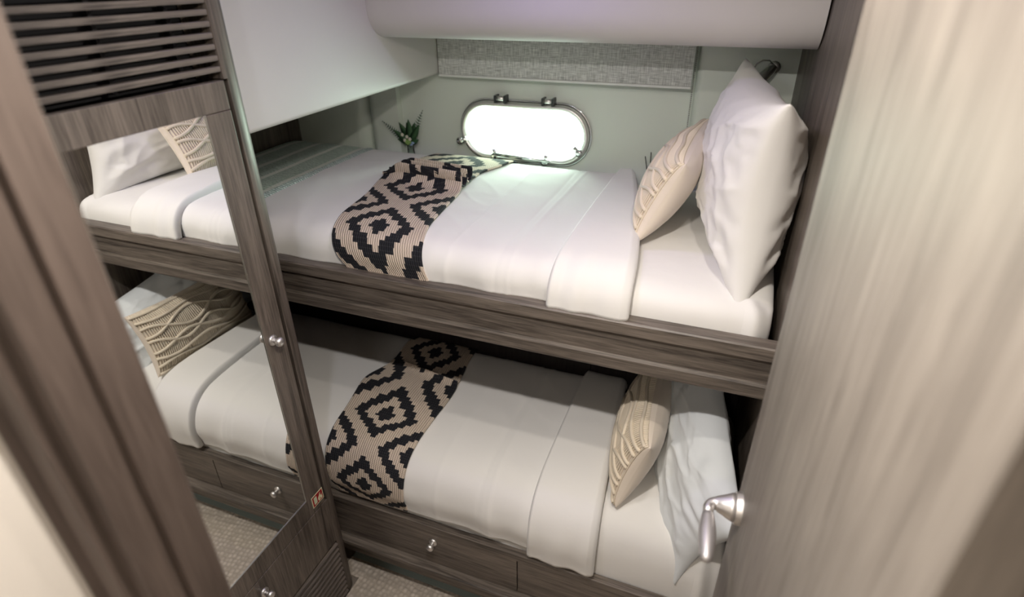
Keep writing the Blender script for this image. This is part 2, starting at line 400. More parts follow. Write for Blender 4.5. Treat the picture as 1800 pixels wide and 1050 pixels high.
# overhead locker above the bed (valance) with rolled lower edge
pv = [(1.55, CEIL)] + [(1.5675, 1.757), (1.5755, 1.654)] + [(1.579+.0855*(1-math.cos(a)), 1.6145-.0855*math.sin(a)) for a in np.linspace(.0, PI/2, 12)] + [(1.978, 1.529), (1.978, CEIL)]
prism('ceiling_locker', pv, 'X', -1.054, .137, LEATHER, None, True, kind='structure')
# side padded overhead panel continuing the wardrobe line over the bunk's foot
pl = [(-1.0545, CEIL), (-1.0545, 1.426)] + [(-1.068+.0135*math.cos(a), 1.3885-.0135*math.sin(a)) for a in np.linspace(0, PI/2, 6)] + [(-1.744, 1.375), (-1.744, CEIL)]
prism('ceiling_side_panel', pl, 'Y', .985, 2.0405, LEATHER, None, True, kind='structure')

# porthole
YW = 2.041
wn = bpy.data.objects.new('window_1', None); COL.objects.link(wn); wn.location = (PC[0], YW, PC[1]-.12); wn['_w'] = [PC[0], YW, PC[1]-.12]; wn['kind'] = 'structure'
sec = [(PR+.006, YW-.001), (PR+.008, YW-.011), (PR+.006, YW-.021), (PR+.002, YW-.028), (PR-.007, YW-.025), (PR-.0115, YW-.016), (PR-.0125, YW+.055), (PR-.004, YW+.055), (PR-.004, YW-.001)]
stad_ring('window_frame', 0, 0, 0, 0, SATIN, wn, extra=sec)
sec2 = [(PR+.0145, YW-.0005), (PR+.016, YW-.006), (PR+.014, YW-.008), (PR+.0095, YW-.0075), (PR+.0095, YW-.0005)]
stad_ring('outer_flange', 0, 0, 0, 0, CHROME, wn, extra=sec2)
st = stadium(PR-.0128); n = len(st)
link('window_pane', [(a, YW+.040, b) for a, b in st]+[(a, YW+.045, b) for a, b in st], [tuple(range(n)), tuple(range(2*n-1, n-1, -1))]+[(i, (i+1) % n, n+(i+1) % n, n+i) for i in range(n)], GLASS, wn)
HG = plain('hinge_grey', (.08, .09, .09), .4, .6)
for hx in (-.825, -.645):
    joined('hinge', [box_vf((hx-.022, YW-.036, 1.285), (hx-.015, YW, 1.311)), box_vf((hx+.015, YW-.036, 1.285), (hx+.022, YW, 1.311)), box_vf((hx-.025, YW-.008, 1.280), (hx+.025, YW, 1.294))], HG, wn)
    tube('hinge_pin', [(hx-.015, YW-.028, 1.301), (hx+.015, YW-.028, 1.301)], .0085, SATIN, wn, 12)
def latch(x, z, ang):
    d = Vector((math.cos(ang), 0, math.sin(ang)))
    p = Vector((x, YW-.038, z)); q = p + d*.027
    l = tube('latch', [tuple(p-d*.007), tuple(p), tuple(p+d*.014), tuple(q)], [.007, .0085, .007, .0085], CHROME, wn, 12)
    v, f = lathe_vf([(0, .007), (.030, .007), (.034, .0115), (.039, .014), (.043, .0125), (.0455, .0045)], (x, YW-.004, z), (0, -1, 0), 16)
    link('latch_knob', v, f, CHROME, l, smooth=True)
latch(-.988, 1.140, .35); latch(-.522, 1.133, 2.4); latch(-.649, 1.088, 1.4); latch(-.848, 1.093, 1.6)
tube('latch_bar', [(-.852, YW-.044, 1.103), (-.74, YW-.046, 1.098), (-.628, YW-.044, 1.093)], .0063, CHROME, wn, 12)

# ------------------------------------------------------------------ wardrobe
W0 = -.947
wd = thing('wardrobe', 'tall taupe oak wardrobe with full-length mirror door and louvred vents', 'wardrobe', (-1.25, .6, FL))
# rounded corner post
pp = [(-1.40, .920), (-.952, .920)] + [(-.985+.034*math.cos(a), .921+.047*math.sin(a)) for a in np.linspace(0, PI/2, 14)] + [(-1.40, .968)]
prism('post', pp, 'Z', FL, CEIL, WZ, wd, True)
box('side_panel', (-1.74, .945, .30), (-1.402, .968, CEIL), WZ, wd)
box('carcass_back', (-1.05, .26, FL), (-1.03, .918, CEIL), BLACK, wd, 0)
box('door_surround', (-1.02, .26, FL), (W0-.020, .275, CEIL), WZ, wd)
# louvre
lv = box('louvre_frame', (-1.02, .9075, 1.523), (W0, .919, CEIL), WZ, wd)
NS = 19
v0 = None
for i in range(NS):
    z = 1.5372+i*.0196
    if v0 is None:
        v0 = box('slat', (W0-.017, .278, z), (W0-.001, .9065, z+.0098), WY, wd, .001); b0 = z
    else:
        s = v0.copy(); COL.objects.link(s); s.location = (0, 0, z-b0)
for k, y in enumerate((.70, .84)): box('louvre_support', (W0-.045, y, 1.527), (W0-.030, y+.008, CEIL-.01), plain('support_grey', (.03, .03, .034), .6), wd, 0)
# mirror door
dr = box('door', (W0-.018, .278, 1.4675), (W0, .906, 1.522), WZ, wd); dr.name = 'door_top_rail'
box('door_stile', (W0-.018, .8435, .3625), (W0, .9065, 1.4665), WZ, wd, .0015)
box('door_stile', (W0-.018, .278, .3625), (W0, .330, 1.4665), WZ, wd, .0015)
box('door_bottom_rail', (W0-.018, .3305, .3625), (W0, .843, .4265), WZ, wd, .0015)
box('mirror', (W0-.010, .328, .424), (W0-.0018, .8455, 1.470), MIRROR, wd, 0, label='tall clear mirror in the door')
box('mirror_bead', (W0-.0017, .8424, .428), (W0+.0003, .8434, 1.4665), BRUSHED, wd, 0)
box('mirror_bead', (W0-.0017, .3305, .4266), (W0+.0003, .8423, .4276), BRUSHED, wd, 0)
def knob(name, org, axis, parent): return lathe(name, KNOB, org, axis, SATIN, parent, 24)
knob('knob', (W0, .866, .946), (1, 0, 0), wd)
lp = box('lower_door', (W0-.018, .278, .1815), (W0, .9165, .3595), WZ, wd)
knob('lower_knob', (W0, .640, .308), (1, 0, 0), lp)
s0 = None
for i in range(11):
    z = .168-i*.0225
    if s0 is None:
        s0 = link('vent_slat', [(W0-.013, .45, z-.013), (W0, .45, z-.015), (W0, .45, z-.009), (W0-.013, .45, z+.001), (W0-.013, .918, z-.013), (W0, .918, z-.015), (W0, .918, z-.009), (W0-.013, .918, z+.001)],
                  [(0, 1, 2, 3), (7, 6, 5, 4), (0, 4, 5, 1), (1, 5, 6, 2), (2, 6, 7, 3), (3, 7, 4, 0)], WY, wd); z0 = z
    else:
        s = s0.copy(); COL.objects.link(s); s.location = (0, 0, z-z0)
box('vent_backing', (W0-.03, .44, FL), (W0-.016, .919, .180), BLACK, wd, 0)
box('base_panel', (W0-.018, .278, FL), (W0, .448, .1795), WZ, wd)
# fire sticker
sy0, sy1, sz0, sz1 = .8600, .9065, .3795, .4190
stk = box('sticker', (W0, sy0, sz0), (W0+.0007, sy1, sz1), SIGNC, wd, 0, label='small red and cream fire safety sticker')
box('sticker_field', (W0+.0007, sy0+.0025, sz0+.0025), (W0+.0010, sy1-.0025, sz1-.0025), RED, stk, 0)
box('sticker_panel', (W0+.0010, sy0+.0075, sz0+.007), (W0+.0013, sy0+.0195, sz1-.007), plain('panel_mint', (.55, .60, .42), .5), stk, 0)
fl_parts = []
for k, (cy, h) in enumerate(((.0270, .016), (.0325, .021), (.0380, .015))):
    y = sy0+cy; zb = sz0+.008+.004*(k == 1)
    pts = [(-.0018, 0), (.0020, 0), (.0032, h*.35), (.0012, h*.62), (.0026, h), (-.0020, h*.72), (-.0034, h*.35)]
    vs = [(W0+x, y+a, zb+b) for x in (.0010, .0013) for a, b in pts]; nn = len(pts)
    fl_parts.append((vs, [tuple(range(nn)), tuple(range(2*nn-1, nn-1, -1))]+[(i, (i+1) % nn, nn+(i+1) % nn, nn+i) for i in range(nn)]))
fl_parts.append(box_vf((W0+.0010, sy0+.0245, sz0+.0065), (W0+.0013, sy0+.041, sz0+.0085)))
joined('sticker_flames', fl_parts, SIGNC, stk)

# ------------------------------------------------------------------ left door jamb (near the camera)
jp = [(-.505, .300), (-.507, .302), (-.56, .302), (-.60, .2555), (-.60, .197), (-.556, .197), (-.552, .205), (-.532, .209), (-.530, .2215), (-.5155, .2245), (-.5135, .2585), (-.5055, .2600)]
prism('trim_5', jp, 'Z', FL, CEIL, WJ, None, False, kind='structure')

# ------------------------------------------------------------------ right cabin door, folded back beside the bunks
dp = [(.1124, .875), (.1440, .270), (.180, .272), (.1484, .877)]
door = prism('door_1', dp, 'Z', FL+.01, 1.90, WDOOR, None, False, kind='structure')
dvx = Vector((.1440-.1124, .270-.875, 0)).normalized(); dn = Vector((-.605, -.0316, 0)).normalized()
hy = .822; hp = Vector((.1124+(.875-hy)*.0522, hy, .853))
hd = lathe('door_handle', [(0, .030), (.004, .030), (.010, .0285), (.011, .0285)], hp, dn, SATIN, door, 40, label='satin nickel lever handle')
# neck that narrows away from the rose, elbows and turns toward the hinge side
neck = [hp+dn*t for t in (.0115, .020, .030, .040)] ; nr = [.0265, .0235, .0185, .0145]
c = hp+dn*.040
for a in np.linspace(.25, PI/2, 7): neck.append(c + dn*(.016*math.sin(a)) + dvx*(.016*(1-math.cos(a)))); nr.append(.0125-.003*math.sin(a))
neck.append(neck[-1]+dvx*.012); nr.append(.0088)
tube('handle_neck', neck, nr, SATIN, hd, 24)
g0 = neck[-1]
tube('grip', [g0+dvx*t-Vector((0, 0, 1))*.02*t for t in (0, .001, .012, .028, .045, .062, .078, .090, .097, .1005)], [.0085, .0100, .0120, .0140, .0150, .0145, .0125, .0105, .008, .0030], plain('matt_nickel', (.66, .64, .64), .48, .85), hd, 24)

# ------------------------------------------------------------------ bunks
XL, XR = -1.740, .175
ub = thing('upper_bunk', 'upper bunk frame of taupe oak with stepped front rail', 'bunk', (-.7, 1.35, .964))  # upper bunk, back wall, porthole and locker coordinates were scaled about the camera
def railp(pts, name, mat=WX):   # right end cut to the slight angle of the side wall
    o = prism(name, pts, 'X', XL, .152, mat, ub); return o
railp([(1.140, .968), (1.140, .9966), (1.1434, 1.000), (1.179, 1.000), (1.179, .968)], 'top_rail')
railp([(1.150, .9054), (1.150, .9675), (1.179, .9675), (1.179, .9054)], 'middle_rail')
railp([(1.142, .8667), (1.142, .8974), (1.147, .9049), (1.179, .9049), (1.179, .8644), (1.144, .8644)], 'bottom_rail')
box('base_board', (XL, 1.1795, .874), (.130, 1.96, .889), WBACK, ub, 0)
lb = thing('lower_bunk', 'lower bunk base of dark oak with drawers and a projecting ledge', 'bunk', (-.7, 1.3, FL))
prism('top_rail', [(1.001, .240), (1.001, .264), (1.004, .267), (1.022, .267), (1.022, .240)], 'X', XL, .157, WX, lb)
for k, (a, b) in enumerate(((-1.02, -.3885), (-.3855, .157))):
    d = box('drawer_front', (a, 1.003, .1), (b, 1.021, .2395), WX, lb, .001)
    if k == 0: knob('knob', (-.658, 1.003, .196), (0, -1, 0), d)
prism('ledge', [(.975, .082), (.975, .096), (.979, .099), (1.021, .099), (1.021, .082)], 'X', -1.02, .157, WX, lb)
box('plinth', (-1.02, .990, .033), (.157, 1.003, .0815), WX, lb)
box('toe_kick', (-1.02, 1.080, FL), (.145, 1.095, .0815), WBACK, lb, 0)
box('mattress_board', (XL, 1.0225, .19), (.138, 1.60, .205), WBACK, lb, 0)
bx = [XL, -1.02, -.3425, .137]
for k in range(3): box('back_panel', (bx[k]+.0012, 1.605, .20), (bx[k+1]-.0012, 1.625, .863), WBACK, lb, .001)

# ------------------------------------------------------------------ soft goods on the berths
def smooth_prof(pts, n):
    p = np.array(pts, float)
    for _ in range(3):   # Chaikin
        q = np.empty((2*len(p), 2)); q[0::2] = .75*p+.25*np.roll(p, -1, 0); q[1::2] = .25*p+.75*np.roll(p, -1, 0)
        q = np.vstack([p[:1], q[:-2], p[-1:]]); p = q
    s = np.r_[0, np.cumsum(np.hypot(*(np.diff(p, axis=0).T)))]
    t = np.linspace(0, s[-1], n)
    return np.c_[np.interp(t, s, p[:, 0]), np.interp(t, s, p[:, 1])], t
UP = [(1.181, .953), (1.182, 1.005), (1.192, 1.041), (1.2255, 1.062), (1.300, 1.070), (1.482, 1.073), (1.71, 1.073), (1.904, 1.073), (1.947, 1.059), (1.956, 1.027), (1.956, .953)]
LP = [(1.025, .212), (1.026, .30), (1.030, .37), (1.050, .425), (1.092, .455), (1.16, .467), (1.30, .472), (1.45, .473), (1.555, .472), (1.588, .458), (1.598, .42), (1.598, .212)]
def surf(prof, n=140):
    P, t = smooth_prof(prof, n)
    d = np.gradient(P, axis=0); d /= np.linalg.norm(d, axis=1)[:, None]
    nrm = np.c_[-d[:, 1], d[:, 0]]
    return P, nrm, t
def berth_cloth(name, prof, xs, off, mat, parent=None, s0=0.0, s1=1.0, n=130, shear=None, wr=0, seed=1, thick=.012, uvf=None, xf=None, slide=None, endround=True, **props):
    """closed cloth shell following the berth profile; off(tn, xn, x, y) -> offset outward"""
    P, nr, t = surf(prof, 400); T = t/t[-1]
    tt = np.linspace(s0, s1, n)
    py = np.interp(tt, T, P[:, 0]); pz = np.interp(tt, T, P[:, 1]); ny = np.interp(tt, T, nr[:, 0]); nz = np.interp(tt, T, nr[:, 1])
    xs = np.asarray(xs); m = len(xs)
    X = np.repeat(xs[:, None], n, 1); tn = np.repeat(((tt-s0)/(s1-s0))[None], m, 0)
    xn = (X-xs[0])/(xs[-1]-xs[0])
    if shear is not None: X = X + shear(py[None], xn)
    if xf is not None:
        xl = np.interp(tt, *xf[0])[None]; xr = np.interp(tt, *xf[1])[None]; X = xl+(xr-xl)*xn
    TT = np.repeat(tt[None], m, 0)
    o = off(TT, xn, X, tn); Tm = TT
    PY, PZ, NY, NZ = (np.repeat(q[None], m, 0) for q in (py, pz, ny, nz))
    if slide is not None:
        Ts = TT+slide(TT, xn); PY = np.interp(Ts, T, P[:, 0]); PZ = np.interp(Ts, T, P[:, 1]); NY = np.interp(Ts, T, nr[:, 0]); NZ = np.interp(Ts, T, nr[:, 1])
    if endround:  # taper at the borders
        pass
    Y = PY + NY*o; Z = PZ + NZ*o
    top = np.stack([X, Y, Z], -1)
    oi = o-thick
    bot = np.stack([X, PY+NY*oi, PZ+NZ*oi], -1)
    V = np.vstack([top.reshape(-1, 3), bot.reshape(-1, 3)]); b = m*n
    F = [f for f in grid_faces(m, n)] + [(q[0]+b, q[3]+b, q[2]+b, q[1]+b) for q in grid_faces(m, n)]
    for i in range(m-1): F += [(i*n, b+i*n, b+(i+1)*n, (i+1)*n), (i*n+n-1, (i+1)*n+n-1, b+(i+1)*n+n-1, b+i*n+n-1)]
    for j in range(n-1): F += [(j, j+1, b+j+1, b+j), ((m-1)*n+j, b+(m-1)*n+j, b+(m-1)*n+j+1, (m-1)*n+j+1)]
    uvs = None
    if uvf is not None:
        L = t[-1]; uu = np.stack([uvf[0]*(2*xn-1), np.interp(TT, *uvf[1])], -1).reshape(-1, 2); uvs = np.vstack([uu, uu])
    return link(name, V, F, mat, parent, smooth=True, uvs=uvs, **props)
def bump01(x, a, b): return sstep(x, a, a+(b-a)*.35)*(1-sstep(x, b-(b-a)*.35, b))

def mattress(name, prof, z0, x0, x1, seed, label):
    P, nr, t = surf(prof, 90); cy = (P[0, 0]+P[-1, 0])/2; cz = P[:, 1].max()-.07
    k = 14; ends = []
    for q in range(k+1): ends.append((x1-.06+.06*math.sin(q/k*PI/2), 1-.5*(1-math.cos(q/k*PI/2))**1.0*.35))
    xs = list(np.linspace(x0, x1-.062, 70)); rows = []
    for x in xs: rows.append((x, 1.0))
    rows += ends
    V = []
    for x, s in rows:
        g = np.stack([np.full(len(P), x), P[:, 0], P[:, 1]], -1)
        wr = .004*fbm(x*9+P[:, 0]*2, P[:, 0]*9+P[:, 1]*9, seed) + .0060*sstep(x, x1-.20, x1)*np.sin((P[:, 0]*.6+x*1.3)*70+3*fbm(x*7, P[:, 0]*7, seed+3))*(P[:, 1] < P[:, 1].max()-.012)
        g[:, 1] += nr[:, 0]*wr; g[:, 2] += nr[:, 1]*wr
        g[:, 1] = cy+(g[:, 1]-cy)*(1-(1-s)*.5); zz = g[:, 2]; g[:, 2] = np.where(zz > z0+.01, z0+(zz-z0)*s, zz)
        V.append(g)
    V = np.array(V); m, n = V.shape[:2]
    F = grid_faces(m, n)+[((i)*n, (i+1)*n, (i+1)*n+n-1, i*n+n-1) for i in range(m-1)]
    F += [tuple(range(n)), tuple((m-1)*n+j for j in range(n-1, -1, -1))]
    o = link(name, V.reshape(-1, 3), F, SHEET, None, smooth=True, label=label, category='mattress')
    return o
mattress('mattress', UP, .8905, -1.735, .136, 5, 'mattress with white fitted sheet on the upper bunk')
mattress('mattress', LP, .206, -1.735, .142, 8, 'mattress with white fitted sheet on the lower bunk')

def duvet(prof, x0, x1, shear, label, seed, s0, s1, foldw, lift=.020):
    def off(T, xn, X, tn):
        edge = np.sqrt(np.clip(xn/.012, 0, 1)*1.0)*np.sqrt(np.clip((1-xn)/.018, 0, 1))
        hem = sstep(tn, 0, .10)*(1-sstep(tn, .93, 1))
        wr = .004*fbm(X*4.2+T*3, T*5-X, seed, 3) + .0011*(1-np.abs(2*vnoise(X*9+T*7, T*3-X*2, seed+5)))**5
        for q, (cx, am) in enumerate(((.30, .0016), (.33, -.0014), (.47, .0012))): wr += am*np.exp(-((X-x1+cx+.004*np.sin(T*6+q))/.006)**2)
        drp = .0035*np.sin(X*34+4*fbm(X*5, T*3, seed+9))*(1-sstep(tn, .02, .22))
        return .0095+(lift-.0095)*hem*(.4+.6*edge)+(wr+drp)*edge
    d = berth_cloth('duvet', prof, np.linspace(x0, x1, 260), off, SHEET, None, s0, s1, 130, shear, thick=.009, label=label, category='duvet')
    def off2(T, xn, X, tn):
        edge = np.sqrt(np.clip(xn/.05, 0, 1))*np.sqrt(np.clip((1-xn)/.10, 0, 1))
        hem = sstep(tn, 0, .12)*(1-sstep(tn, .93, 1))
        wr = .004*fbm(X*7+T*2, T*6, seed+31, 3) + .003*np.sin(X*60+4*fbm(X*8, T*4, seed+2))*(1-sstep(tn, .02, .2))
        return lift+.003+(.007+.012*hem)*edge + wr*edge
    berth_cloth('folded_edge', prof, np.linspace(x1-foldw, x1+.004, 60), off2, SHEET, d, s0, s1, 130, shear, thick=.012, label='turned-back top edge of the duvet')
    return d
shU = lambda y, xn: -.142*np.clip((y-1.186)/.76, 0, 1)**1.3*sstep(xn, .0, 1.0)
shL = lambda y, xn: -.045*np.clip((y-1.04)/.55, 0, 1)*sstep(xn, .0, 1.0)
duvet(UP, -1.36, -.171, shU, 'smooth white duvet turned back on the upper bunk', 3, .045, .985, .194, .027)
duvet(LP, -1.70, -.172, shL, 'white duvet turned back on the lower bunk, partly in shadow', 13, .075, .90, .185, .024)

def offw(T, xn, X, tn):
    e = np.sqrt(np.clip(xn/.03, 0, 1))*np.sqrt(np.clip((1-xn)/.03, 0, 1))
    return .014+.018*e*sstep(tn, 0, .1)*(1-sstep(tn, .93, 1)) + .004*fbm(X*6, T*6, 44, 3)*e + .003*np.exp(-((xn-.93)/.012)**2)
berth_cloth('bed_runner', UP, np.linspace(-1.715, -1.322, 90), offw, WAFFLE, None, .05, .985, 130, None, thick=.010, label='mint green striped waffle blanket over the foot of the upper bunk', category='blanket')

def throw(prof, xf, s0, s1, vk, bumps, label, seed, lift, edge_x=None):
    P, nr, t = surf(prof, 400); L = t[-1]
    def off(T, xn, X, tn):
        o = lift + .003*fbm(X*7, T*9, seed, 3) + .004*(sstep(tn, 0, .2))
        for (c, wd_, h, q) in bumps:
            xx = np.clip(xn, 0, 1)
            o = o + h*np.exp(-(((T-c+q*(xx-.5)))/wd_)**2)*(.25+.75*sstep(xx, .0, .25))
        hem = sstep(tn, 0, .08); return .017+(o-.017)*hem
    def slide(T, xn):
        d = 0*T
        for (c, wd_, h, q) in bumps:
            e = (T-c+q*(xn-.5))/wd_; d = d - wd_*1.7*e*np.exp(-(e/1.15)**2)*min(1, h/.03)
        return d
    return berth_cloth('throw', prof, np.linspace(-1, 0, 90), off, THROW, None, s0, s1, 420, None, thick=.006, slide=slide, xf=xf, uvf=(1.0, vk), label=label, category='throw')
def sm(k):   # smooth a knot table so that edges flow
    t = np.linspace(k[0][0], k[0][-1], 60); v = np.interp(t, *k)
    for _ in range(10): v[1:-1] = .25*v[:-2]+.5*v[1:-1]+.25*v[2:]
    return t, v
throw(UP, (sm(([.05, .09, .128, .195, .328, .529, .652, .815, .95], [-.94, -.986, -1.0, -1.022, -1.03, -1.085, -1.10, -1.056, -1.04])),
           sm(([.05, .113, .193, .338, .50, .689, .78, .95], [-.690, -.716, -.743, -.757, -.775, -.80, -.755, -.735]))),
      .045, .965, ([.015, .16, .449, .80, 1.1], [-1, 0, 2, 4.3, 6.5]), [(.510, .017, .056, .05), (.566, .016, .050, .05), (.618, .016, .042, .04)], 'black and cream diamond throw with pleated folds across the upper bunk', 5, .034)
throw(LP, (sm(([.07, .208, .333, .476, .564, .694, .86], [-.982, -1.015, -1.018, -1.052, -1.0, -1.017, -1.02])),
           sm(([.07, .211, .311, .5, .707, .86], [-.741, -.739, -.733, -.725, -.759, -.765]))),
      .075, .86, ([.06, .148, .33, .60, .674, .85], [-1, 0, 2, 3.55, 4, 5.2]), [(.56, .012, .012, .05)], 'flat black and cream diamond throw across the lower bunk', 9, .034)

# ------------------------------------------------------------------ pillows
def pillow_mesh(name, O, U, V, a, b, tf, tb, mat, seed, parent=None, nu=110, nv=90, pinch=.10, crease=1.0, sag=0, **props):
    O = np.array(O, float); U = np.array(U, float); U /= np.linalg.norm(U); V = np.array(V, float); V -= U*(U@V); V /= np.linalg.norm(V); Nn = np.cross(U, V)
    def side(sign, T):
        u = np.linspace(-1, 1, nu)[:, None]*np.ones((1, nv)); v = np.linspace(-1, 1, nv)[None]*np.ones((nu, 1))
        u = np.sign(u)*(1-(1-np.abs(u))**1.25); v = np.sign(v)*(1-(1-np.abs(v))**1.25)
        x = a*u*(1-pinch*(1-v*v)*np.abs(u)); y = b*v*(1-pinch*(1-u*u)*np.abs(v))
        h = T*(np.clip((1-u*u), 0, 1)*np.clip((1-v*v), 0, 1))**.42
        E = (1-u**4)*(1-v**4)
        r = np.hypot(u, v); ang = np.arctan2(v, u)
        rid = lambda x_, y_, s_: (1-np.abs(2*vnoise(x_, y_, s_)))**4
        wr = crease*(.007*np.abs(fbm(u*2.0+seed, v*2.6+sign, seed, 4)) + .0065*np.sin(ang*13+5*fbm(u*1.5, v*1.5, seed+4))*sstep(r, .5, 1.15)*E**.5*(.3+vnoise(u*3, v*3, seed+6)+.5))
        wr = wr + crease*.0022*np.sin((u*1.2+v*.5)*22+6*fbm(u*2.2, v*2.2, seed+31))*E*(.5+vnoise(u*2.3, v*2.1, seed+33))
        wr = wr + crease*.009*(rid(u*2.2+v*1.3+.6*fbm(u*2, v*2, seed+1), v*2.6-u*.7, seed+21)+.6*rid(v*3.4-u*2.0, u*3.2+v, seed+22))*E
        wr = wr + crease*.007*np.exp(-((u*.5+v*.9+.25+.25*fbm(u*1.5, v*1.5, seed+8))/.05)**2)*E
        h = (h + wr*np.clip(E*3, 0, 1))*sign
        P = O + x[..., None]*U + y[..., None]*V + h[..., None]*Nn
        P[..., 2] -= sag*(1-(v+1)/2)*0
        return P
    A = side(1, tf); B = side(-1, tb); b_ = nu*nv
    Vv = np.vstack([A.reshape(-1, 3), B.reshape(-1, 3)])
    F = grid_faces(nu, nv)+[(q[0]+b_, q[3]+b_, q[2]+b_, q[1]+b_) for q in grid_faces(nu, nv)]
    o = link(name, Vv, F, mat, parent, smooth=True, **props)
    bm = bmesh.new(); bm.from_mesh(o.data); bmesh.ops.remove_doubles(bm, verts=bm.verts, dist=.0004); bmesh.ops.recalc_face_normals(bm, faces=bm.faces); bm.to_mesh(o.data); bm.free()
    o.data.polygons.foreach_set('use_smooth', [True]*len(o.data.polygons))
    return o
pillow_mesh('pillow', (.022, 1.535, 1.260), (.075, -.5, .0), (.03, .0, 1.0), .325, .222, .090, .110, SHEET, 7, pinch=.17, label='large plump white pillow standing on the upper bunk', category='pillow')
pillow_mesh('pillow', (.030, 1.30, .565), (.12, -.55, -.16), (.28, .0, .85), .33, .165, .085, .03, SHEET_SHADE, 17, label='soft white pillow leaning at the head of the lower bunk', category='pillow')

# ------------------------------------------------------------------ macrame cushions (built once, copied)
CA, CB, CT = .222, .120, .068
def cush_pt(u, v, T):
    x = CA*u*(1-.07*(1-v*v)*abs(u)); y = CB*v*(1-.09*(1-u*u)*abs(v))
    return x, y, T*(max(0, (1-u*u))*max(0, (1-v*v)))**.45
def cushion(label, loc, U, V):
    c = thing('macrame_cushion', label, 'cushion', loc, 'macrame cushions')
    U = Vector(U).normalized(); V = Vector(V); V = (V-U*U.dot(V)).normalized(); Nn = U.cross(V)
    c.rotation_euler = Matrix(((U.x, V.x, Nn.x), (U.y, V.y, Nn.y), (U.z, V.z, Nn.z))).to_euler()
    return c
cu = cushion('cream macrame cushion leaning on the big pillow of the upper bunk', (-.145, 1.60, 1.205), (-.04, -1, -.03), (.42, 0, .91))
cu['_w'] = [0., 0., 0.]
nu, nv = 420, 60
u = np.linspace(-1, 1, nu)[:, None]*np.ones((1, nv)); v = np.linspace(-1, 1, nv)[None]*np.ones((nu, 1))
x = CA*u*(1-.07*(1-v*v)*np.abs(u)); y = CB*v*(1-.09*(1-u*u)*np.abs(v)); h0 = (np.clip(1-u*u, 0, 1)*np.clip(1-v*v, 0, 1))**.45
# backing shell (plain cotton): rear bulge and a slightly sunken front
back = np.stack([x, y, -CT*.85*h0-.004*np.abs(fbm(u*2, v*2, 3))*h0], -1)
front = np.stack([x, y, CT*h0-.0015*h0], -1)
b_ = nu*nv
o = link('cover', np.vstack([front.reshape(-1, 3), back.reshape(-1, 3)])[:, :], grid_faces(nu, nv)+[(q[0]+b_, q[3]+b_, q[2]+b_, q[1]+b_) for q in grid_faces(nu, nv)], CREAMCLOTH, cu, smooth=True, label='plain cream cotton cover')
# fine knotted ribs across the face: dozens of thin cords side by side
rp = []
for k in range(60):
    u_k = -.972+1.944*k/59
    pts = []
    for q in np.linspace(-.985, .985, 24):
        uu = u_k + .016*math.sin(q*5+k*.35)*(1-abs(u_k)); X_, Y_, H_ = cush_pt(uu, q, CT); pts.append((X_, Y_, H_+.0016))
    rp.append(tube_vf(pts, .00265, 6))
joined('macrame_ribs', rp, CORD, cu, True, kind='stuff')
cords = [(.92, .02, 2.0, 0), (.70, .05, 1.7, .4), (.40, .21, 1.35, .25), (.30, -.20, 1.5, .15), (-.08, .15, 1.9, .7), (-.16, -.14, 1.7, .9), (-.48, .08, 1.8, .3), (-.70, .05, 2.1, 1.1), (-.93, .02, 2.0, 2.0)]
for (v_, am, fr, ph) in cords:
    pts = []
    for q in np.linspace(-.975, .975, 60):
        vv = v_+am*math.sin(q*PI*fr+ph*PI); X_, Y_, H_ = cush_pt(q, vv, CT)
        pts.append((X_, Y_, H_+.0042))
    tube('cord', pts, .0052, CORD, cu, 8)
def copy_thing(src, label, loc, U, V, name=None):
    r = src.copy(); COL.objects.link(r); r['label'] = label; r.location = loc
    U = Vector(U).normalized(); V = Vector(V); V = (V-U*U.dot(V)).normalized(); Nn = U.cross(V)
    r.rotation_euler = Matrix(((U.x, V.x, Nn.x), (U.y, V.y, Nn.y), (U.z, V.z, Nn.z))).to_euler()
    for ch in list(src.children):
        d = ch.copy(); COL.objects.link(d); d.parent = r
    return r
copy_thing(cu, 'cream macrame cushion standing on the lower bunk beside its pillow', (-.115, 1.305, .585), (.04, -1, .0), (.28, 0, .96))

# ------------------------------------------------------------------ blind
bl = thing('roman_blind', 'grey linen blind rolled halfway above the porthole', 'blind', (-.60, 1.986, 1.37))
box('fabric', (-1.050, 1.985, 1.3785), (-.1676, 1.988, 1.5285), LINEN, bl, 0)
box('bottom_bar', (-1.050, 1.982, 1.3700), (-.1676, 1.992, 1.3780), WHITEP, bl, .002)
box('side_channel', (-1.0535, 1.990, 1.3785), (-1.0515, 2.000, 1.5285), BLACK, bl, 0)
joined('bead_chain', [sphere_vf((-.1635, 1.993, 1.527-k*.0058), .0024, 6, 4) for k in range(58)], plain('chain_grey', (.45, .45, .42), .3, .8), bl, True, kind='stuff')

# ------------------------------------------------------------------ reading lamp
rl = thing('reading_lamp', 'small brushed steel spot lamp on the wall above the white pillow', 'lamp', (.0616, 2.0, 1.42))
lathe('wall_mount', [(0, .018), (.005, .018), (.007, .016), (.008, .007), (.025, .006)], (.0616, 2.0, 1.442), (0, -1, 0), BRUSHED, rl)
a = Vector((.057, 1.970, 1.442)); ax = (Vector((.0137, 1.938, 1.399))-a).normalized()
lathe('lamp_head', [(-.011, .0045), (-.009, .009), (0, .012), (.005, .0143), (.059, .0177), (.0615, .0165), (.062, .014)], a, ax, BRUSHED, rl)
tube('cable', [(.057, 1.989, 1.4515), (.0456, 1.978, 1.463), (.0274, 1.972, 1.464), (.0114, 1.970, 1.454), (.0034, 1.970, 1.4355), (.0023, 1.970, 1.415)], .0020, BRUSHED, rl, 8)

